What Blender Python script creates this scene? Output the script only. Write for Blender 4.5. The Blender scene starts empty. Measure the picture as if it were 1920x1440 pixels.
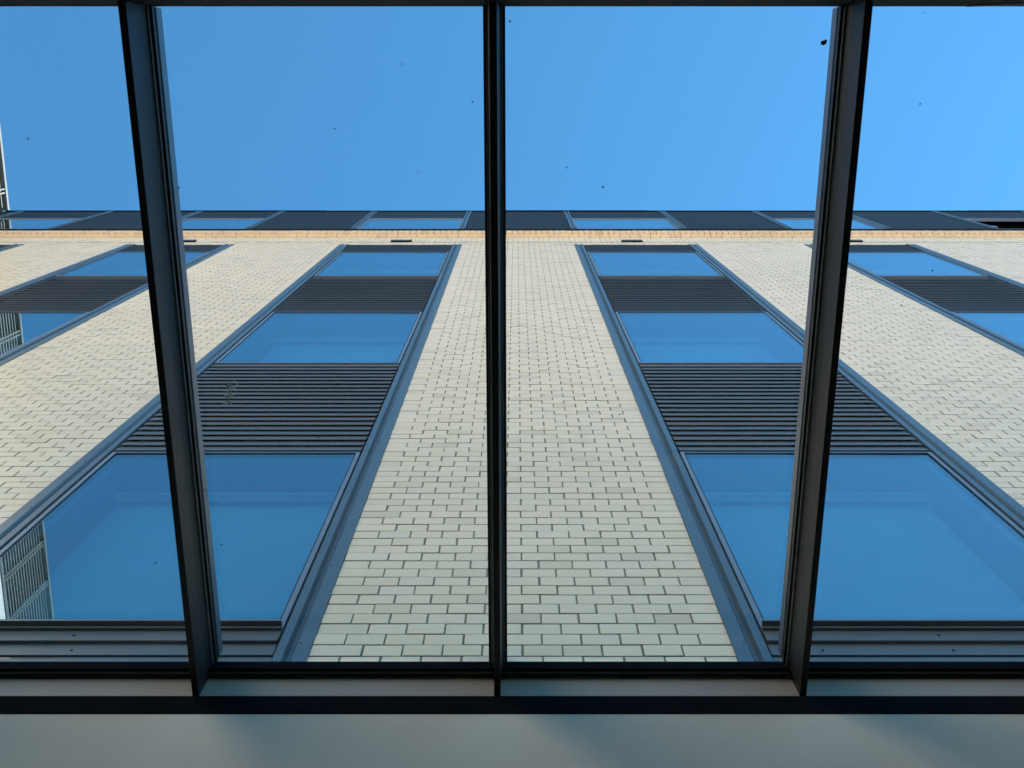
import bpy, math, random
from mathutils import Vector, Matrix
random.seed(7)
R = math.radians

# ------------------------------------------------------------------ camera, sky, sun, exposure
scene = bpy.context.scene
EYE = 1.6                                   # camera height above the passage floor
F_PX, CX, CY = 2120.0, 968.5, 720.0         # focal length and centre, in pixels of a 1920 x 1440 frame
TILT = math.atan(536.0 / F_PX)              # how far the view is off the zenith
cam_data = bpy.data.cameras.new('camera')
cam_data.sensor_fit = 'HORIZONTAL'
cam_data.sensor_width = 36.0
cam_data.lens = F_PX / 1920.0 * 36.0
cam_data.shift_x = -(CX - 960.0) / 1920.0
cam_data.clip_start = 0.02
cam_data.clip_end = 6000.0
cam = bpy.data.objects.new('camera', cam_data)
scene.collection.objects.link(cam)
cam.location = (0, 0, EYE)
cam.rotation_euler = (math.pi - TILT, 0, 0)
scene.camera = cam

SUN_EL, SUN_AZ = 38.0, 70.0                 # azimuth from +Y (straight ahead) towards +X (right)
sun_dir = Vector((math.cos(R(SUN_EL)) * math.sin(R(SUN_AZ)),
                  math.cos(R(SUN_EL)) * math.cos(R(SUN_AZ)), math.sin(R(SUN_EL))))
world = bpy.data.worlds.new('World')
scene.world = world
world.use_nodes = True
wn, wl = world.node_tree.nodes, world.node_tree.links
bg = wn['Background']
sky = wn.new('ShaderNodeTexSky')
sky.sky_type = 'NISHITA'
sky.sun_disc = False
sky.sun_elevation = R(SUN_EL)
sky.sun_rotation = R(SUN_AZ)
sky.altitude = 0
sky.air_density = 1.0
sky.dust_density = 0.05
sky.ozone_density = 2.0
tone = wn.new('ShaderNodeVectorMath')           # clear, deep azure air: less red in the scattered light
tone.operation = 'MULTIPLY'
tone.inputs[1].default_value = (0.45, 1.0, 1.11)
wl.new(sky.outputs[0], tone.inputs[0])
wl.new(tone.outputs[0], bg.inputs[0])
bg.inputs[1].default_value = 0.1
sun_data = bpy.data.lights.new('sun', 'SUN')
sun_data.energy = 5.0
sun_data.angle = R(0.53)
sun_data.color = (1.0, 0.965, 0.92)
sun = bpy.data.objects.new('sun', sun_data)
scene.collection.objects.link(sun)
sun.rotation_euler = sun_dir.to_track_quat('Z', 'Y').to_euler()
sun.location = (20, 30, 60)

vs = scene.view_settings
vs.view_transform = 'Standard'
vs.look = 'None'
vs.exposure = 1.65
vs.gamma = 1.0
vs.use_curve_mapping = False
scene.render.engine = 'CYCLES'
scene.cycles.max_bounces = 10
scene.cycles.diffuse_bounces = 5
scene.cycles.glossy_bounces = 5
scene.cycles.transparent_max_bounces = 20
scene.cycles.sample_clamp_indirect = 6.0
scene.cycles.use_denoising = True

# ------------------------------------------------------------------ materials
def new_mat(name):
    m = bpy.data.materials.new(name)
    m.use_nodes = True
    return m, m.node_tree.nodes, m.node_tree.links

def surf(name, col, rough=0.5, metal=0.0, var=0.12, scale=6.0, bump=0.0, bscale=60.0, stretch=None, spec=0.5, rvar=0.12):
    """plain procedural surface: base colour broken up by noise, uneven roughness, fine relief"""
    m, n, l = new_mat(name)
    p = n['Principled BSDF']
    p.inputs['Metallic'].default_value = metal
    p.inputs['Specular IOR Level'].default_value = spec
    tc = n.new('ShaderNodeTexCoord')
    mp = n.new('ShaderNodeMapping')
    if stretch: mp.inputs['Scale'].default_value = stretch
    l.new(tc.outputs['Object'], mp.inputs[0])
    nz = n.new('ShaderNodeTexNoise'); nz.inputs['Scale'].default_value = scale
    nz.inputs['Detail'].default_value = 6.0
    l.new(mp.outputs[0], nz.inputs[0])
    cr = n.new('ShaderNodeValToRGB')
    cr.color_ramp.elements[0].position = 0.3; cr.color_ramp.elements[1].position = 0.7
    cr.color_ramp.elements[0].color = (*[c * (1 - var) for c in col], 1)
    cr.color_ramp.elements[1].color = (*[min(1, c * (1 + var)) for c in col], 1)
    l.new(nz.outputs[0], cr.inputs[0]); l.new(cr.outputs[0], p.inputs['Base Color'])
    mr = n.new('ShaderNodeMapRange')
    mr.inputs[3].default_value = max(0.02, rough - rvar); mr.inputs[4].default_value = rough + rvar
    l.new(nz.outputs[0], mr.inputs[0]); l.new(mr.outputs[0], p.inputs['Roughness'])
    if bump:
        nb = n.new('ShaderNodeTexNoise'); nb.inputs['Scale'].default_value = bscale
        nb.inputs['Detail'].default_value = 5.0
        l.new(tc.outputs['Object'], nb.inputs[0])
        b = n.new('ShaderNodeBump'); b.inputs['Strength'].default_value = bump; b.inputs['Distance'].default_value = 0.002
        l.new(nb.outputs[0], b.inputs['Height']); l.new(b.outputs[0], p.inputs['Normal'])
    return m

def glass_mat(name, f0, tint, power=5.0, wave=0.0, dirt=0.0):
    """clear sheet: mirror reflection growing towards grazing view, the rest passes straight through"""
    m, n, l = new_mat(name)
    n.remove(n['Principled BSDF'])
    out = n['Material Output']
    lw = n.new('ShaderNodeLayerWeight'); lw.inputs[0].default_value = 0.5
    pw = n.new('ShaderNodeMath'); pw.operation = 'POWER'; pw.inputs[1].default_value = power
    l.new(lw.outputs['Facing'], pw.inputs[0])
    ma = n.new('ShaderNodeMath'); ma.operation = 'MULTIPLY_ADD'
    ma.inputs[1].default_value = 1 - f0; ma.inputs[2].default_value = f0
    l.new(pw.outputs[0], ma.inputs[0])
    tr = n.new('ShaderNodeBsdfTransparent'); tr.inputs[0].default_value = (*tint, 1)
    gl = n.new('ShaderNodeBsdfGlossy'); gl.inputs['Roughness'].default_value = 0.0
    gl.inputs[0].default_value = (0.97, 0.99, 1.0, 1)
    tc = n.new('ShaderNodeTexCoord')
    if wave:
        nz = n.new('ShaderNodeTexNoise'); nz.inputs['Scale'].default_value = 0.7; nz.inputs['Detail'].default_value = 1.0
        l.new(tc.outputs['Object'], nz.inputs[0])
        b = n.new('ShaderNodeBump'); b.inputs['Strength'].default_value = wave; b.inputs['Distance'].default_value = 0.01
        l.new(nz.outputs[0], b.inputs['Height']); l.new(b.outputs[0], gl.inputs['Normal'])
    mx = n.new('ShaderNodeMixShader')
    l.new(ma.outputs[0], mx.inputs[0]); l.new(tr.outputs[0], mx.inputs[1]); l.new(gl.outputs[0], mx.inputs[2])
    last = mx
    if dirt:
        nz = n.new('ShaderNodeTexNoise'); nz.inputs['Scale'].default_value = 3.0; nz.inputs['Detail'].default_value = 8.0
        l.new(tc.outputs['Object'], nz.inputs[0])
        mr = n.new('ShaderNodeMapRange'); mr.inputs[1].default_value = 0.35; mr.inputs[2].default_value = 0.8
        mr.inputs[3].default_value = 0.0; mr.inputs[4].default_value = dirt
        l.new(nz.outputs[0], mr.inputs[0])
        df = n.new('ShaderNodeBsdfDiffuse'); df.inputs[0].default_value = (0.5, 0.5, 0.48, 1)
        m2 = n.new('ShaderNodeMixShader')
        l.new(mr.outputs[0], m2.inputs[0]); l.new(mx.outputs[0], m2.inputs[1]); l.new(df.outputs[0], m2.inputs[2])
        last = m2
    l.new(last.outputs[0], out.inputs[0])
    return m

def brick_mat():
    m, n, l = new_mat('cream_brick')
    p = n['Principled BSDF']
    at = n.new('ShaderNodeAttribute'); at.attribute_name = 'rnd'
    oi = n.new('ShaderNodeObjectInfo')
    ad = n.new('ShaderNodeMath'); ad.operation = 'ADD'
    l.new(at.outputs['Fac'], ad.inputs[0]); l.new(oi.outputs['Random'], ad.inputs[1])
    fr = n.new('ShaderNodeMath'); fr.operation = 'FRACT'; l.new(ad.outputs[0], fr.inputs[0])
    cr = n.new('ShaderNodeValToRGB'); e = cr.color_ramp.elements
    e[0].position = 0.0; e[0].color = (0.734, 0.502, 0.305, 1)
    e[1].position = 1.0; e[1].color = (0.895, 0.621, 0.386, 1)
    for pos, c in ((0.10, (0.829, 0.573, 0.34)), (0.5, (0.861, 0.597, 0.366)), (0.86, (0.878, 0.607, 0.375)), (0.93, (0.795, 0.564, 0.367))):
        k = e.new(pos); k.color = (*c, 1)
    l.new(fr.outputs[0], cr.inputs[0])
    ge = n.new('ShaderNodeNewGeometry')
    nz = n.new('ShaderNodeTexNoise'); nz.inputs['Scale'].default_value = 35.0; nz.inputs['Detail'].default_value = 6.0
    l.new(ge.outputs['Position'], nz.inputs[0])
    nl = n.new('ShaderNodeTexNoise'); nl.inputs['Scale'].default_value = 0.9; nl.inputs['Detail'].default_value = 4.0
    l.new(ge.outputs['Position'], nl.inputs[0])
    mr = n.new('ShaderNodeMapRange'); mr.inputs[3].default_value = 0.93; mr.inputs[4].default_value = 1.06
    l.new(nz.outputs[0], mr.inputs[0])
    mr2 = n.new('ShaderNodeMapRange'); mr2.inputs[1].default_value = 0.3; mr2.inputs[2].default_value = 0.7
    mr2.inputs[3].default_value = 0.95; mr2.inputs[4].default_value = 1.03
    l.new(nl.outputs[0], mr2.inputs[0])
    mm = n.new('ShaderNodeMath'); mm.operation = 'MULTIPLY'
    l.new(mr.outputs[0], mm.inputs[0]); l.new(mr2.outputs[0], mm.inputs[1])
    vm = n.new('ShaderNodeVectorMath'); vm.operation = 'SCALE'
    l.new(cr.outputs[0], vm.inputs[0]); l.new(mm.outputs[0], vm.inputs['Scale'])
    # sparse dark iron flecks in the fired clay
    vo = n.new('ShaderNodeTexVoronoi'); vo.inputs['Scale'].default_value = 11.0
    l.new(ge.outputs['Position'], vo.inputs[0])
    lt = n.new('ShaderNodeMath'); lt.operation = 'LESS_THAN'; lt.inputs[1].default_value = 0.035
    l.new(vo.outputs['Distance'], lt.inputs[0])
    sp = n.new('ShaderNodeSeparateColor'); l.new(vo.outputs['Color'], sp.inputs[0])
    g2 = n.new('ShaderNodeMath'); g2.operation = 'GREATER_THAN'; g2.inputs[1].default_value = 0.9
    l.new(sp.outputs[0], g2.inputs[0])
    m3 = n.new('ShaderNodeMath'); m3.operation = 'MULTIPLY'
    l.new(lt.outputs[0], m3.inputs[0]); l.new(g2.outputs[0], m3.inputs[1])
    mx = n.new('ShaderNodeMix'); mx.data_type = 'RGBA'
    l.new(m3.outputs[0], mx.inputs['Factor']); l.new(vm.outputs[0], mx.inputs['A'])
    mx.inputs['B'].default_value = (0.10, 0.085, 0.06, 1)
    l.new(mx.outputs['Result'], p.inputs['Base Color'])
    p.inputs['Roughness'].default_value = 0.36
    p.inputs['Specular IOR Level'].default_value = 0.7
    b = n.new('ShaderNodeBump'); b.inputs['Strength'].default_value = 0.25; b.inputs['Distance'].default_value = 0.002
    l.new(nz.outputs[0], b.inputs['Height']); l.new(b.outputs[0], p.inputs['Normal'])
    return m

M = {}
M['brick'] = brick_mat()
M['mortar'] = surf('mortar', (0.22, 0.19, 0.125), 0.9, var=0.35, scale=25, bump=0.5)
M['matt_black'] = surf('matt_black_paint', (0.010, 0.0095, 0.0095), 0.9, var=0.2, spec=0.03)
M['beam'] = surf('dark_brown_beam_paint', (0.035, 0.032, 0.027), 0.8, var=0.1, spec=0.05)
M['casing'] = surf('grey_blue_casing_metal', (0.075, 0.10, 0.115), 0.36, metal=0.0, var=0.06, scale=3, spec=0.7, rvar=0.06)
M['sill'] = surf('grey_sill_metal', (0.115, 0.115, 0.115), 0.36, var=0.06, scale=3, spec=0.5, rvar=0.05)
M['frame'] = surf('window_frame_metal', (0.16, 0.18, 0.21), 0.38, var=0.06, scale=3, spec=0.6, rvar=0.06)
M['rubber'] = surf('black_gasket', (0.012, 0.0125, 0.014), 0.7, var=0.2, spec=0.2)
M['slat'] = surf('louvre_metal', (0.092, 0.084, 0.076), 0.42, var=0.10, scale=4, stretch=(0.5, 1, 6), spec=0.6, rvar=0.06)
M['void'] = surf('dark_void_lining', (0.03, 0.03, 0.031), 0.8, var=0.2)
M['panel'] = surf('dark_cladding_panel', (0.026, 0.027, 0.029), 0.55, var=0.14, scale=2, spec=0.07)
M['mullion'] = surf('anthracite_mullion', (0.034, 0.028, 0.022), 0.48, var=0.12, scale=5, spec=0.22, rvar=0.06)
M['mullion_cap'] = surf('mullion_cap_metal', (0.09, 0.095, 0.11), 0.35, var=0.06, spec=0.5)
M['bead'] = surf('glazing_bead_metal', (0.15, 0.14, 0.125), 0.4, var=0.06, spec=0.5)
M['dim_plaster'] = surf('warm_bounce_plaster', (0.50, 0.36, 0.23), 0.8, var=0.06, scale=2)  # unseen walls and ceiling, toned to warm the bounced light
M['cable'] = surf('pale_grey_cable', (0.45, 0.46, 0.47), 0.5, var=0.05)
M['eaves'] = surf('satin_grey_sheet', (0.54, 0.40, 0.295), 0.5, var=0.05, scale=2, spec=0.25, rvar=0.05)
M['plaster'] = surf('light_grey_plaster', (0.95, 0.72, 0.50), 0.75, var=0.05, scale=2, bump=0.15, bscale=120)
M['inner'] = surf('inner_reveal_paint', (0.07, 0.075, 0.085), 0.6, var=0.05)
M['blind'] = surf('roller_blind_cloth', (0.44, 0.47, 0.48), 0.85, var=0.06, scale=1.2)
M['screw'] = surf('screw_head', (0.05, 0.055, 0.06), 0.45, metal=0.5)
M['screen'] = surf('grey_green_screen_slat', (0.075, 0.092, 0.085), 0.5, var=0.08)
M['screen_back'] = surf('screen_backing', (0.12, 0.145, 0.135), 0.7, var=0.1)
M['white_wall'] = surf('white_render', (0.42, 0.425, 0.42), 0.8, var=0.06, scale=0.8, bump=0.2)
M['roofing'] = surf('pale_roof_gravel', (0.64, 0.635, 0.62), 0.9, var=0.3, scale=9, bump=0.6)
M['ground'] = surf('grey_paving', (0.26, 0.25, 0.23), 0.9, var=0.2, scale=0.3)
M['floor'] = surf('warm_bounce_floor', (0.46, 0.28, 0.14), 0.5, var=0.1, scale=1.5)  # unseen floor, warm colour picked to bounce light up onto wall and fins
M['body'] = surf('plain_back_wall', (0.45, 0.42, 0.35), 0.85, var=0.1)
M['facade_glass'] = glass_mat('coated_window_glass', 0.17, (0.52, 0.80, 0.87), power=4.0)
M['roof_glass'] = glass_mat('skylight_glass', 0.025, (0.975, 0.98, 0.985), dirt=0.008)
M['dirt'] = surf('dark_dirt', (0.02, 0.019, 0.016), 0.9, var=0.4, scale=200)
M['dropping'] = surf('dried_bird_dropping', (0.44, 0.42, 0.38), 0.9, var=0.3, scale=300)
_n, _l = M['dropping'].node_tree.nodes, M['dropping'].node_tree.links      # thin crust: skylight shines through it
_t = _n.new('ShaderNodeBsdfTranslucent'); _t.inputs[0].default_value = (0.66, 0.58, 0.46, 1)
_m = _n.new('ShaderNodeMixShader'); _m.inputs[0].default_value = 0.7
_l.new(_n['Principled BSDF'].outputs[0], _m.inputs[1]); _l.new(_t.outputs[0], _m.inputs[2]); _l.new(_m.outputs[0], _n['Material Output'].inputs[0])

# ------------------------------------------------------------------ mesh helpers
COL = scene.collection
def link(name, me, mat=None, parent=None, loc=None):
    o = bpy.data.objects.new(name, me)
    COL.objects.link(o)
    if mat is not None and len(me.materials) == 0: me.materials.append(mat)
    if parent is not None: o.parent = parent
    if loc is not None: o.location = loc
    return o

def tag(o, label, cat=None, group=None, kind=None):
    if label: o['label'] = label
    if cat: o['category'] = cat
    if group: o['group'] = group
    if kind: o['kind'] = kind
    return o

def empty(name, loc=(0, 0, 0)):
    o = bpy.data.objects.new(name, None)
    o.empty_display_size = 0.2
    COL.objects.link(o); o.location = loc
    return o

class MB:
    """collects boxes and swept sections; heights are given above the eye"""
    def __init__(s): s.v = []; s.f = []
    def box(s, x0, x1, y0, y1, z0, z1):
        b = len(s.v)
        s.v += [(x0, y0, z0), (x1, y0, z0), (x1, y1, z0), (x0, y1, z0), (x0, y0, z1), (x1, y0, z1), (x1, y1, z1), (x0, y1, z1)]
        s.f += [tuple(b + i for i in q) for q in ((0, 3, 2, 1), (4, 5, 6, 7), (0, 1, 5, 4), (1, 2, 6, 5), (2, 3, 7, 6), (3, 0, 4, 7))]
        return s
    def sweep(s, sec, path):
        """sec: closed list of 2-tuples; path: list of functions 2-tuple -> point"""
        b = len(s.v); n = len(sec)
        for fn in path: s.v += [fn(p) for p in sec]
        for k in range(len(path) - 1):
            for i in range(n):
                j = (i + 1) % n
                s.f.append((b + k * n + i, b + k * n + j, b + (k + 1) * n + j, b + (k + 1) * n + i))
        s.f.append(tuple(b + i for i in reversed(range(n))))
        s.f.append(tuple(b + (len(path) - 1) * n + i for i in range(n)))
        return s
    def build(s, name, mat, parent=None, bevel=0.0, loc=(0, 0, 0)):
        me = bpy.data.meshes.new(name)
        me.from_pydata([(x - loc[0], y - loc[1], z + EYE - loc[2]) for x, y, z in s.v], [], s.f)
        me.validate(); me.update()
        import bmesh
        bm = bmesh.new(); bm.from_mesh(me)
        bmesh.ops.recalc_face_normals(bm, faces=bm.faces)
        if bevel: bmesh.ops.bevel(bm, geom=bm.edges[:], offset=bevel, segments=1, affect='EDGES', clamp_overlap=True)
        bm.to_mesh(me); bm.free()
        return link(name, me, mat, parent, loc)

def box(name, mat, parent, x0, x1, y0, y1, z0, z1, bevel=0.0):
    return MB().box(x0, x1, y0, y1, z0, z1).build(name, mat, parent, bevel)

# ------------------------------------------------------------------ layout (metres; h = height above the eye)
FY = 1.697                    # plane of the brick face
SX = FY / math.cos(TILT)      # image slope -> metres along the wall
XL = -7.48                    # where the neighbouring building meets the wall
XR = 9.0
BAYS = [(-4.15, -3.36), (-2.66, -1.927), (-1.205, -0.3735), (0.394, 1.235), (1.963, 2.72), (3.46, 4.25)]
BAYS = [(a * SX, b * SX) for a, b in BAYS]
H_LOW, H_HEAD = 3.165, 13.51          # bottom of the visible wall, brick head of the window strips
GLASS = [(3.407, 5.33), (7.27, 9.10), (11.05, 12.84)]
LOUVRE = [(5.35, 7.25), (9.12, 11.03)]
COURSE, PITCH, JOINT = 0.0755, 0.127, 0.0062
H_STEP, H_SOFFIT = 13.76, 14.20
TOP_Y, TOP0, TOP1 = 1.610, 14.43, 16.72

# ------------------------------------------------------------------ setting
tag(box('ground', M['ground'], None, -2000, 2000, -2000, 2000, -1.9, -1.75), None, kind='structure')
tag(box('floor', M['floor'], None, -2.9, 2.8, -1.3, 1.9, -1.74, -1.6), None, kind='structure')

# low roof of the passage building, on both sides of the glass roof and behind it
rf = MB()
rf.box(XL + 0.01, 60, -45, -0.46, 2.78, 2.93)
rf.box(XL + 0.01, -2.92, -0.455, 1.66, 2.78, 2.93)
rf.box(2.82, 60, -0.455, 1.66, 2.78, 2.93)
tag(rf.build('flat_roof', M['roofing'], None), None, kind='structure')

# passage walls below the glass roof
tag(box('plaster_wall', M['plaster'], None, -2.9, 2.8, 1.7025, 1.90, -1.6, 2.8935), 'light grey plaster wall below the black shadow strip under the glass roof', 'wall')
tag(box('wall_back', M['dim_plaster'], None, -2.9, 2.8, -1.35, -1.25, -1.6, 2.77), None, kind='structure')
tag(box('ceiling', M['dim_plaster'], None, -2.9, 2.8, -1.25, -0.44, 2.70, 2.775), None, kind='structure')
for nm, xa, xb in (('wall_left', -2.915, -2.76), ('wall_right', 2.66, 2.815)):
    tag(box(nm, M['dim_plaster'], None, xa, xb, -1.25, 1.70, -1.6, 2.94), None, kind='structure')

# ------------------------------------------------------------------ the brick building
bld = tag(empty('brick_building', (0, FY, -1.75)), 'tall cream brick building with window strips rising beyond the glass roof', 'building')
def child(o):                       # keep world placement under the building's empty
    o.matrix_parent_inverse = Matrix.Translation(-Vector((0, FY, -1.75)))
    return o
def put(o, parent):
    o.parent = parent
    return o

child(put(box('rear_block', M['body'], None, XL, 60, 2.2, 16, -1.75 - EYE, 16.5), bld))
# mortar backing of the piers, spandrel above the window strips and beyond
piers = []
edges = [XL] + [e for b in BAYS for e in b] + [XR]
for i in range(0, len(edges), 2): piers.append((edges[i], edges[i + 1]))
bk = MB()
for a, b in piers: bk.box(a + 0.004, b - 0.004, FY + 0.0045, 2.18, 3.10, H_HEAD)
bk.box(XL, XR, FY + 0.0045, 2.18, H_HEAD + 0.004, TOP0 - 0.035)
bk.box(XR - 0.001, 60, FY + 0.001, 2.17, 2.0, TOP1 - 0.21)
child(put(bk.build('mortar_bed', M['mortar']), bld))

# bricks --------------------------------------------------------------------------------------
def proj(x, y, h):
    z = h * math.cos(TILT) + y * math.sin(TILT)
    v = y * math.cos(TILT) - h * math.sin(TILT)
    return CX + F_PX * x / z, CY + F_PX * v / z
bricks = []          # x0, x1, h0, h1, front plane y, depth
def row_pieces(a, b, phase, pitch):
    k = math.ceil((a - phase) / pitch - 1e-6)
    js = []
    while phase + k * pitch < b - 1e-6:
        js.append(phase + k * pitch); k += 1
    js = [j for j in js if j - a > 0.5 * pitch and b - j > 0.5 * pitch]
    e = [a - JOINT / 2] + js + [b + JOINT / 2]
    return list(zip(e[:-1], e[1:]))
ROW0 = 3.230
n_rows = int((H_STEP - ROW0) / COURSE)
for r in range(-1, n_rows + 1):
    h0, h1 = ROW0 + r * COURSE, ROW0 + (r + 1) * COURSE
    if h1 > H_STEP - 0.02: h1 = min(h1, H_STEP - 0.006)
    if h1 - h0 < 0.03: continue
    ph = 0.0187 + (PITCH / 2 if r % 2 else 0)
    spans = piers if h0 < H_HEAD - 0.03 else [(XL, XR)]
    for a, b in spans:
        for p, q in row_pieces(a, b, ph, PITCH):
            bricks.append((p, q, max(h0, H_HEAD if (h0 < H_HEAD and spans is not piers) else h0), h1, FY, 0.02))
h = H_STEP + 0.008; r = 0
while h < H_SOFFIT - 0.02:                       # band above the movement joint
    for p, q in row_pieces(XL, XR, 0.0187 + (PITCH / 2 if r % 2 else 0), PITCH):
        bricks.append((p, q, h, min(h + COURSE, H_SOFFIT), FY, 0.02))
    h += COURSE; r += 1
for p, q in row_pieces(XL, XR, 0.03, PITCH):     # first projecting course, headers
    bricks.append((p, q, H_SOFFIT + 0.002, H_SOFFIT + COURSE, FY - 0.027, 0.05))
for p, q in row_pieces(XL, XR, 0.02, 0.0757):    # second projecting course, on edge
    bricks.append((p, q, H_SOFFIT + COURSE + 0.002, H_SOFFIT + COURSE + 0.147, FY - 0.066, 0.09))

def brick_geo(w, hgt, d, bev):
    W, H, B = w / 2, hgt / 2, bev
    v = []
    for yy, ii in ((d, 0), (B, 0), (0, B)):
        v += [(-W + ii, yy, -H + ii), (W - ii, yy, -H + ii), (W - ii, yy, H - ii), (-W + ii, yy, H - ii)]
    f = [(8, 9, 10, 11)]
    for k in (0, 4):
        for i in range(4):
            j = (i + 1) % 4
            f.append((k + i, k + j, k + 4 + j, k + 4 + i))
    return v, f
def area(b):
    x, y = proj((b[0] + b[1]) / 2, b[4], (b[2] + b[3]) / 2)
    if not (-20 < x < 1940 and 380 < y < 1244): return 0
    zz = (b[2] + b[3]) / 2 * math.cos(TILT) + FY * math.sin(TILT)
    if abs(x - 934) < 24: return 0
    return (b[1] - b[0]) * F_PX / zz * (F_PX * FY * (b[3] - b[2]) / zz ** 2)
bricks.sort(key=area, reverse=True)
rb = random.Random(3)
cache = {}
sv, sf, srnd, smi = [], [], [], []
for i, (x0, x1, h0, h1, y, d) in enumerate(bricks):
    w, hg = x1 - x0 - JOINT, h1 - h0 - JOINT * 0.9
    dx, dz, dy, tl = rb.gauss(0, 0.0006), rb.gauss(0, 0.0004), rb.uniform(-0.0012, 0.0012), rb.gauss(0, 0.0025)
    dw = rb.gauss(0, 0.0009)
    c = ((x0 + x1) / 2 + dx, y + dy, (h0 + h1) / 2 + dz + EYE)
    if i < 300:
        key = (round(w, 3), round(hg, 3), d)
        if key not in cache:
            me = bpy.data.meshes.new('brick')
            v, f = brick_geo(w, hg, d, 0.0016)
            me.from_pydata(v, [], f); me.update(); me.materials.append(M['brick']); me.materials.append(M['mortar'])
            me.polygons.foreach_set('material_index', [0] + [1] * 4 + [0] * 4)
            cache[key] = me
        o = bpy.data.objects.new('brick', cache[key])
        COL.objects.link(o); o.parent = bld; child(o)
        o.location = c; o.rotation_euler = (0, tl, 0)
        o.scale = (1 + dw / w, 1, 1)
    else:
        v, f = brick_geo(w + dw, hg, d, 0.0016)
        b0 = len(sv); ct, st = math.cos(tl), math.sin(tl)
        sv += [(c[0] + a * ct + e * st, c[1] + b, c[2] - a * st + e * ct) for a, b, e in v]
        sf += [tuple(b0 + k for k in q) for q in f]
        srnd += [rb.random()] * len(v)
        smi += [0] + [0 if d > 0.03 else 1] * 4 + [0] * 4
me = bpy.data.meshes.new('brickwork')
me.from_pydata(sv, [], sf); me.update()
at = me.attributes.new('rnd', 'FLOAT', 'POINT'); at.data.foreach_set('value', srnd)
me.materials.append(M['brick']); me.materials.append(M['mortar']); me.polygons.foreach_set('material_index', smi)
o = link('brickwork', me, None, bld); child(o); o['kind'] = 'stuff'

# dark vent slots in the movement joint above the window strips
for (a, b) in BAYS:
    xc = (a + b) / 2 - 0.02
    m = MB(); m.box(xc - 0.125, xc + 0.125, FY - 0.022, FY + 0.02, H_STEP - 0.035, H_STEP + 0.06)
    v = child(put(m.build('vent_slot', M['rubber']), bld))
    lip = MB().box(xc - 0.122, xc + 0.122, FY - 0.0245, FY - 0.0225, H_STEP - 0.03, H_STEP + 0.01).build('slot_lip', M['frame'])
    lip.parent = v

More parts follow.
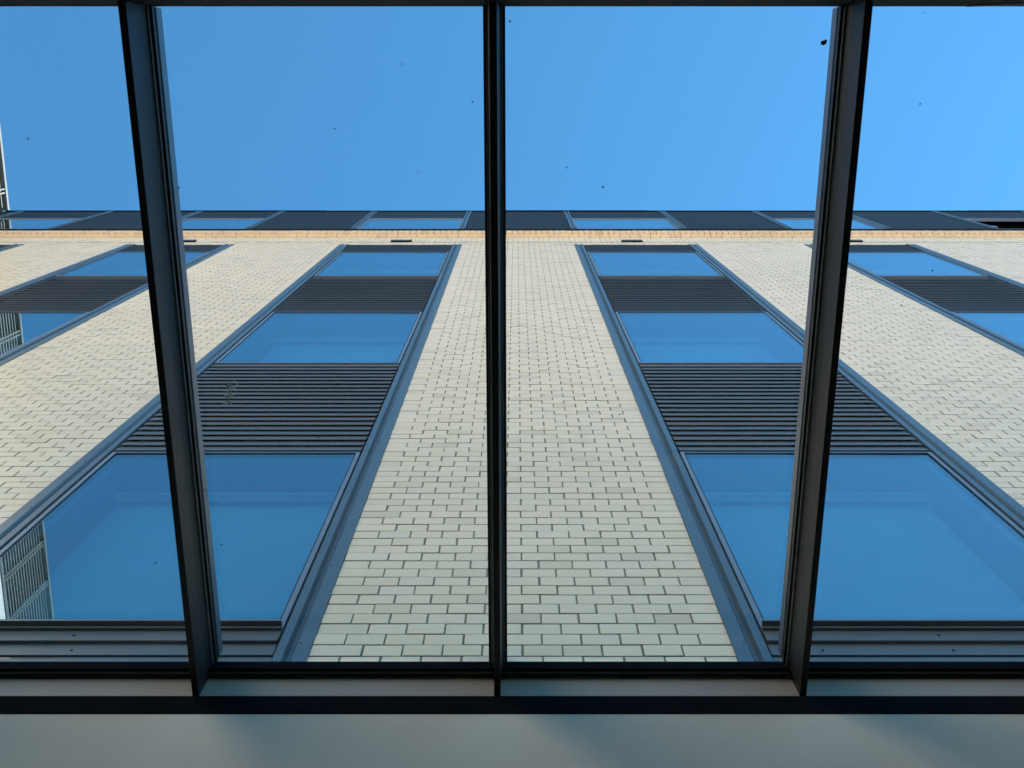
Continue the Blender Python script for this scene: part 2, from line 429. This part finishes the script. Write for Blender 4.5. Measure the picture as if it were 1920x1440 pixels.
# window strips ---------------------------------------------------------------------------------
def jamb_section(side):
    """profile across the jamb casing: (inward from brick edge, outward depth from FY) -> closed polygon"""
    pts = [(0.0, 0.03), (0.0, -0.007), (0.046, -0.007), (0.058, 0.012), (0.070, 0.013), (0.077, -0.009), (0.105, -0.009), (0.105, 0.03)]
    return pts
CAS = 0.105
def window_strip(a, b):
    for side, e in ((1, a), (-1, b)):
        cuts = [3.166, 5.335, 9.11, H_HEAD]
        for k in range(3):
            sec = jamb_section(side)
            s0, s1 = cuts[k] + (0.0015 if k else 0), cuts[k + 1] - 0.0015
            m = MB().sweep(sec, [lambda p, z=s0: (e + side * p[0], FY + p[1], z), lambda p, z=s1: (e + side * p[0], FY + p[1], z)])
            cs = child(put(m.build('jamb_casing', M['casing']), bld))
            hh = s0 + 0.14
            while hh < min(s1, 6.0):
                xx = e + side * 0.038
                sc = MB().box(xx - 0.004, xx + 0.004, FY - 0.0085, FY - 0.006, hh - 0.004, hh + 0.004).build('screw', M['screw'], None, 0.001)
                sc.parent = cs
                hh += 0.62
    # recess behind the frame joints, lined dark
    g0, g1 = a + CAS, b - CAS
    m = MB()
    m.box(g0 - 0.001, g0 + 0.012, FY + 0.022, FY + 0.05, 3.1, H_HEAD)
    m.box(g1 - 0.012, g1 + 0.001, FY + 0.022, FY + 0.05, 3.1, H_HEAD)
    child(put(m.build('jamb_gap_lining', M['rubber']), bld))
    x0, x1 = g0 + 0.012, g1 - 0.012
    # head panel between the top pane and the brick
    hp = child(put(box('head_panel', M['panel'], None, x0, x1, FY + 0.004, FY + 0.03, GLASS[2][1] + 0.02, H_HEAD - 0.004), bld))
    # panes with frames
    for gi, (h0, h1) in enumerate(GLASS):
        fr = MB(); t = 0.018
        fr.box(x0, x0 + t, FY - 0.004, FY + 0.06, h0, h1)
        fr.box(x1 - t, x1, FY - 0.004, FY + 0.06, h0, h1)
        fr.box(x0 + t, x1 - t, FY - 0.004, FY + 0.06, h1 - 0.012, h1)
        fr.box(x0 + t, x1 - t, FY - 0.004, FY + 0.06, h0, h0 + 0.012)
        w = child(put(fr.build('window', M['frame']), bld))
        gk = MB(); k = t; ky0, ky1 = FY - 0.0025, FY - 0.0005
        gk.box(x0 + k, x0 + k + .005, ky0, ky1, h0 + .013, h1 - .013); gk.box(x1 - k - .005, x1 - k, ky0, ky1, h0 + .013, h1 - .013)
        gk.box(x0 + k + .005, x1 - k - .005, ky0, ky1, h1 - .021, h1 - .013); gk.box(x0 + k + .005, x1 - k - .005, ky0, ky1, h0 + .013, h0 + .019)
        gk.build('gasket', M['rubber']).parent = w
        pn = box('pane', M['facade_glass'], w, x0 + t + 0.002, x1 - t - 0.002, FY + 0.0005, FY + 0.010, h0 + 0.014, h1 - 0.013)
        piv = Vector(((x0 + x1) / 2, FY + 0.005, (h0 + h1) / 2 + EYE))      # no two panes are set quite alike
        pn.matrix_basis = Matrix.Translation(piv) @ Matrix.Rotation(R(rb.uniform(-.06, .06)), 4, 'X') @ Matrix.Rotation(R(rb.uniform(-.10, .10)), 4, 'Z') @ Matrix.Translation(-piv)
        # inner reveal and the drawn blind behind it
        rv = MB(); dy = FY + 0.285
        rv.box(x0 - .01, x0 + .01, FY + 0.061, dy, h0, h1); rv.box(x1 - .01, x1 + .01, FY + 0.061, dy, h0, h1)
        rv.box(x0 + .011, x1 - .011, FY + 0.061, dy, h1 - .022, h1); rv.box(x0 + .011, x1 - .011, FY + 0.061, dy, h0, h0 + .02)
        rv.build('inner_reveal', M['inner']).parent = w
        box('blind', M['blind'], w, x0 + .012, x1 - .012, FY + 0.262, FY + 0.27, h0 + .021, h1 - .024)
        box('blind_rail', M['blind'], w, x0 + .012, x1 - .012, FY + 0.20, FY + 0.235, h1 - .06, h1 - .024)
    # louvres: weatherboard slats, each proud at its lower edge
    for (h0, h1) in LOUVRE:
        lv = child(put(MB().box(x0 - .004, x1 + .004, FY + 0.050, FY + 0.06, h0, h1).build('louvre', M['void']), bld))
        n = 21; p = (h1 - h0) / n
        sec = [(-0.006, 0.0), (-0.006, 0.012), (0.006, p + 0.008), (0.0085, p + 0.008), (-0.0032, 0.012), (-0.0032, 0.0)]
        base = None
        for k in range(n):
            if base is None:
                m = MB().sweep(sec, [lambda q: (x0, FY + q[0], q[1] - EYE), lambda q: (x1, FY + q[0], q[1] - EYE)])
                base = m.build('slat', M['slat']); o = base
            else:
                o = base.copy(); COL.objects.link(o)
            o.parent = lv
            o.location = (0, rb.uniform(-.0006, .0006), h0 + k * p + EYE)
    # stepped bottom rail below the lowest pane
    rail = MB().box(x0 - .002, x1 + .002, FY - 0.040, FY + 0.03, 3.395, 3.406)
    br = child(put(rail.build('bottom_rail', M['bead']), bld))
    for nm, y0, z0, z1 in (('rail_step', -0.021, 3.383, 3.394), ('sill_panel', -0.010, 3.316, 3.382), ('sill_panel', 0.003, 3.243, 3.315), ('sill_panel', 0.010, 3.166, 3.242)):
        box(nm, M['sill'] if nm == 'sill_panel' else M['bead'], br, x0 - .002, x1 + .002, FY + y0, FY + 0.032, z0, z1)
    for zz, yy, off in ((3.348, -0.0125, 0.145), (3.272, 0.0005, 0.165)):
        xx = x0 + off
        while xx < x1:
            box('screw', M['screw'], br, xx - .004, xx + .004, FY + yy - .0015, FY + yy + .003, zz - .004, zz + .004, 0.001)
            xx += 0.415
for a, b in BAYS: window_strip(a, b)

# band of windows and dark panels above the corbel -------------------------------------------------
SC = TOP_Y / FY
tb = [(a + 0.0 , b) for a, b in BAYS]
px = XL
bb = MB()
bb.box(XL, BAYS[5][0] + 0.05, TOP_Y + 0.05, 2.17, TOP0 - 0.01, TOP1 - 0.09)
bb.box(BAYS[5][0] + 0.051, BAYS[5][1] - 0.051, 2.10, 2.169, TOP0 - 0.01, TOP1 - 0.09)
bb.box(BAYS[5][1] - 0.05, XR, TOP_Y + 0.05, 2.17, TOP0 - 0.01, TOP1 - 0.09)
child(put(bb.build('band_backing', M['void']), bld))
for i, (a, b) in enumerate(tb + [(XR, XR)]):
    if a - px > 0.05:
        child(put(box('cladding_panel', M['panel'], None, px + 0.004, a - 0.004, TOP_Y, TOP_Y + 0.03, TOP0, TOP1 - 0.09), bld))
    if i < len(tb):
        for side, e in ((1, a), (-1, b)):
            sec = [(0.0, 0.03), (0.0, -0.012), (0.022, -0.012), (0.026, 0.006), (0.048, 0.006), (0.052, -0.012), (0.072, -0.012), (0.078, 0.03)]
            m = MB().sweep(sec, [lambda p, z=TOP0: (e + side * p[0], TOP_Y + p[1], z), lambda p, z=TOP1 - 0.092: (e + side * p[0], TOP_Y + p[1], z)])
            child(put(m.build('band_casing', M['casing']), bld))
        x0, x1 = a + 0.08, b - 0.08
        child(put(box('head_panel', M['panel'], None, x0, x1, TOP_Y + 0.0, TOP_Y + 0.03, 15.76, TOP1 - 0.092), bld))
        fr = MB(); t = 0.02
        fr.box(x0, x0 + t, TOP_Y + 0.002, TOP_Y + 0.045, TOP0, 15.755); fr.box(x1 - t, x1, TOP_Y + 0.002, TOP_Y + 0.045, TOP0, 15.755)
        fr.box(x0 + t, x1 - t, TOP_Y + 0.002, TOP_Y + 0.045, 15.735, 15.755); fr.box(x0 + t, x1 - t, TOP_Y + 0.002, TOP_Y + 0.045, TOP0, TOP0 + 0.02)
        w = child(put(fr.build('band_window', M['frame']), bld))
        pn = box('pane', M['facade_glass'], w, x0 + t, x1 - t, TOP_Y + 0.012, TOP_Y + 0.022, TOP0 + 0.02, 15.735)
        if i == 5:                                  # this one stands tilted open into the room
            piv = Vector((0, TOP_Y + 0.017, TOP0 + 0.03 + EYE))
            pn.matrix_basis = Matrix.Translation(piv) @ Matrix.Rotation(R(-13), 4, 'X') @ Matrix.Translation(-piv)
            for zz in (14.62, 15.45): box('hinge', M['bead'], w, x0 + t, x0 + t + 0.05, TOP_Y - 0.004, TOP_Y + 0.002, zz, zz + 0.12, 0.004)
    px = b
child(put(box('shadow_gap', M['rubber'], None, XL, XR, TOP_Y + 0.002, TOP_Y + 0.06, TOP0 - 0.03, TOP0 - 0.002), bld))
cx0 = XL
while cx0 < 60:                                    # metal coping in lengths, with open joints
    cx1 = min(cx0 + (2.35 if cx0 < XR else 12.0), 60)
    dz = rb.uniform(-0.004, 0.004)
    child(put(box('coping', M['matt_black'], None, cx0 + 0.003, cx1 - 0.003, TOP_Y - 0.012 + dz, 2.4, TOP1 - 0.085, TOP1 + dz, 0.004), bld))
    cx0 = cx1
child(put(box('roof_slab', M['body'], None, XL, 60, 2.41, 16, 16.51, TOP1 - 0.02), bld))

# ------------------------------------------------------------------ neighbouring building on the left
nb = tag(empty('neighbouring_building', (XL, -10, -1.75)), 'white building with grey slatted roof screen at the far left edge', 'building')
def nchild(o):
    o.parent = nb
    o.matrix_parent_inverse = Matrix.Translation(-Vector((XL, -10, -1.75)))
    return o
nchild(box('wall', M['white_wall'], None, XL - 12, XL - 0.004, -30, 16, -1.75 - EYE, 15.22))
nchild(box('wall_coping', M['screen'], None, XL - 0.4, XL + 0.012, -30, FY - 0.08, 15.222, 15.30))
k = 0
base = None
for k in range(15):
    hz = 15.31 + k * 0.091
    if base is None:
        sec = [(0.0, 0.0), (-0.022, 0.0), (-0.022, 0.018), (-0.004, 0.060), (0.0, 0.060)]
        m = MB().sweep(sec, [lambda q: (XL - 0.03 - q[0] - 0.0, -30, q[1] - EYE), lambda q: (XL - 0.03 - q[0], FY - 0.07, q[1] - EYE)])
        base = m.build('screen_slat', M['screen']); o = base
    else:
        o = base.copy(); COL.objects.link(o)
    nchild(o); o.location = (0, 0, hz + EYE)
nchild(box('screen_lining', M['screen_back'], None, XL - 0.12, XL - 0.06, -30, FY - 0.07, 15.30, 16.66))
y = 1.35
while y > -12:
    for dy in (0.0, 0.055):
        nchild(box('screen_post', M['screen'], None, XL - 0.02, XL + 0.018, y - dy - 0.02, y - dy, 15.302, 16.675))
    y -= 0.67
nchild(box('screen_coping', M['screen'], None, XL - 0.2, XL + 0.03, -30, FY - 0.1, 16.68, 16.74, 0.005))

# ------------------------------------------------------------------ the glass roof
Y0, Y1 = -0.225, 1.672
def hg(y): return 3.012 + (y + 0.21) * 0.0815        # height of the glass plane above the eye
gr = tag(empty('glass_roof', (0, 0.73, 2.8 + EYE)), 'dark framed glass roof with slim deep mullions overhead', 'glass roof')
def gchild(o, parent=None):
    if parent is None:
        o.parent = gr; o.matrix_parent_inverse = Matrix.Translation(-Vector((0, 0.73, 2.8 + EYE)))
    else: o.parent = parent
    return o
def bar(name, mat, xa, xb, na, nb_, ya=Y0, yb=Y1, parent=None, bevel=0.0):
    m = MB().sweep([(xa, na), (xb, na), (xb, nb_), (xa, nb_)], [lambda p: (p[0], ya, hg(ya) + p[1]), lambda p: (p[0], yb, hg(yb) + p[1])])
    return gchild(m.build(name, mat, None, bevel), parent)
MX = [-2.717, -1.830, -0.943, -0.0565, 0.842, 1.730, 2.618]
for x in MX:
    half = [(0.0083, -0.172), (0.0095, -0.1708), (0.0095, -0.085), (0.0102, -0.072), (0.0118, -0.060), (0.0140, -0.051), (0.0165, -0.0442)]
    sec = [(x + p, n) for p, n in half] + [(x - p, n) for p, n in reversed(half)]
    fin = gchild(MB().sweep(sec, [lambda p: (p[0], Y0, hg(Y0) + p[1]), lambda p: (p[0], 1.704, hg(1.704) + p[1])]).build('mullion', M['mullion']))
    bar('glazing_bead', M['bead'], x - 0.021, x + 0.021, -0.0435, -0.030, parent=fin, bevel=0.001)
    bar('flange', M['mullion'], x - 0.028, x + 0.028, -0.0295, -0.0105, parent=fin, bevel=0.001)
    bar('gasket', M['rubber'], x - 0.024, x + 0.024, -0.010, -0.0035, parent=fin)
    bar('cap', M['mullion_cap'], x - 0.0255, x + 0.0255, 0.0125, 0.060, parent=fin, bevel=0.002)
for xa, xb in zip(MX[:-1], MX[1:]):
    bar('pane', M['roof_glass'], xa + 0.006, xb - 0.006, -0.003, 0.009)
xa, xb = MX[0] - 0.03, MX[-1] + 0.03
# eaves at the brick wall, from the glass edge down
gchild(box('edge_seal', M['matt_black'], None, xa, xb, 1.6735, 1.6835, 3.105, 3.150))
gchild(box('edge_strip', M['bead'], None, xa, xb, 1.684, 1.6915, 3.1065, 3.1215))
gchild(box('edge_groove', M['mullion'], None, xa, xb, 1.692, 1.705, 3.1030, 3.123))
gchild(box('eaves_panel', M['eaves'], None, xa, xb, 1.7055, 1.72, 2.992, 3.128))
gchild(box('eaves_shadow_strip', M['matt_black'], None, xa, xb, 1.700, 1.7215, 2.895, 2.991))  # flush black strip: the shade of a recessed gap put into its colour
# beam at the low end of the slope
gchild(box('edge_beam', M['beam'], None, xa, xb, -0.435, -0.226, 2.80, 3.03, 0.003))
# ------------------------------------------------------------------ dirt lying on the glass
def on_glass(px_, py_, off=0.0105):
    """point of the glass plane met by the sight line through a spot seen on the glass"""
    u, v = (px_ - CX) / F_PX, (py_ - CY) / F_PX
    dy = v * math.cos(TILT) + math.sin(TILT); dz = math.cos(TILT) - v * math.sin(TILT)
    t = (3.012 + 0.21 * 0.0815 + off) / (dz - 0.0815 * dy)
    return Vector((u * t, dy * t, dz * t))
def blob(mb, c, r, seed, flat=0.35, n=9, sx=1.0, sy=1.0):
    rr = random.Random(seed); b = len(mb.v)
    hs = 0.0815
    for lvl, k in ((0, 1.0), (1, 0.7)):
        for i in range(n):
            a = 2 * math.pi * i / n; q = r * k * rr.uniform(0.55, 1.25)
            x, y = q * math.cos(a) * sx, q * math.sin(a) * sy
            mb.v.append((c.x + x, c.y + y, c.z + y * hs + lvl * r * flat))
    mb.f += [tuple(b + i for i in range(n)), tuple(b + n + i for i in range(n))]
    mb.f += [(b + i, b + (i + 1) % n, b + n + (i + 1) % n, b + n + i) for i in range(n)]
specks = [(754, 120, 2.0), (886, 191, 2.6), (627, 241, 1.8), (784, 323, 2.0), (612, 340, 1.6), (1062, 314, 2.6), (1130, 351, 2.6),
          (1525, 315, 2.0), (956, 40, 2.2), (335, 352, 2.6), (290, 1057, 2.6), (1162, 777, 2.0), (1020, 803, 2.2), (1690, 572, 2.2), (1641, 617, 2.2),
          (1725, 195, 2.0), (1732, 24, 2.0), (292, 941, 2.2), (415, 1021, 2.8), (293, 1055, 2.4), (384, 919, 2.0), (53, 260, 2.0), (597, 820, 2.6), (1748, 507, 2.0), (1274, 212, 1.4), (420, 932, 2.0)]
m = MB()
for i, (a, b, r_) in enumerate(specks):
    blob(m, on_glass(a, b), r_ / F_PX * 2.4, i, sx=random.uniform(.6, 1.4), sy=random.uniform(.6, 1.4))
tag(m.build('dirt_specks', M['dirt']), 'tiny dark dirt specks scattered over the overhead glass', 'dirt', kind='stuff')
m = MB()
for i in range(7):
    blob(m, on_glass(1545 + random.uniform(-4, 4), 79 + random.uniform(-7, 7)), 0.0040, 50 + i)
tag(m.build('leaf_scrap', M['dirt']), 'small dark ragged scrap lying on the glass near the right mullion', 'debris')
m = MB()
spl = random.Random(11)
for i in range(46):
    t = spl.random(); cx_ = 437 - 12 * t + spl.gauss(0, 5.0); cy_ = 714 + 44 * t + spl.gauss(0, 2.0)
    blob(m, on_glass(cx_, cy_), spl.uniform(0.0016, 0.0042), 100 + i, flat=0.25, sx=spl.uniform(.5, 1.5), sy=spl.uniform(.5, 1.6))
tag(m.build('bird_dropping', M['dropping']), 'dried pale bird dropping on the glass in front of the louvre', 'bird dropping')
# ------------------------------------------------------------------ cable fixed to the face of the beam
cb = MB()
sec = [(0.0032 * math.cos(k * math.pi / 4), 0.0032 * math.sin(k * math.pi / 4)) for k in range(8)]
pts = [(1.12, 2.962), (1.15, 2.948), (1.24, 2.90), (1.42, 2.855), (1.8, 2.83)]
cb.sweep(sec, [lambda q, a=a, b=b: (a, -0.2235 + q[0], b + q[1]) for a, b in pts])
tag(cb.build('cable', M['cable']), 'thin pale cable slanting across the dark beam at top right', 'cable')
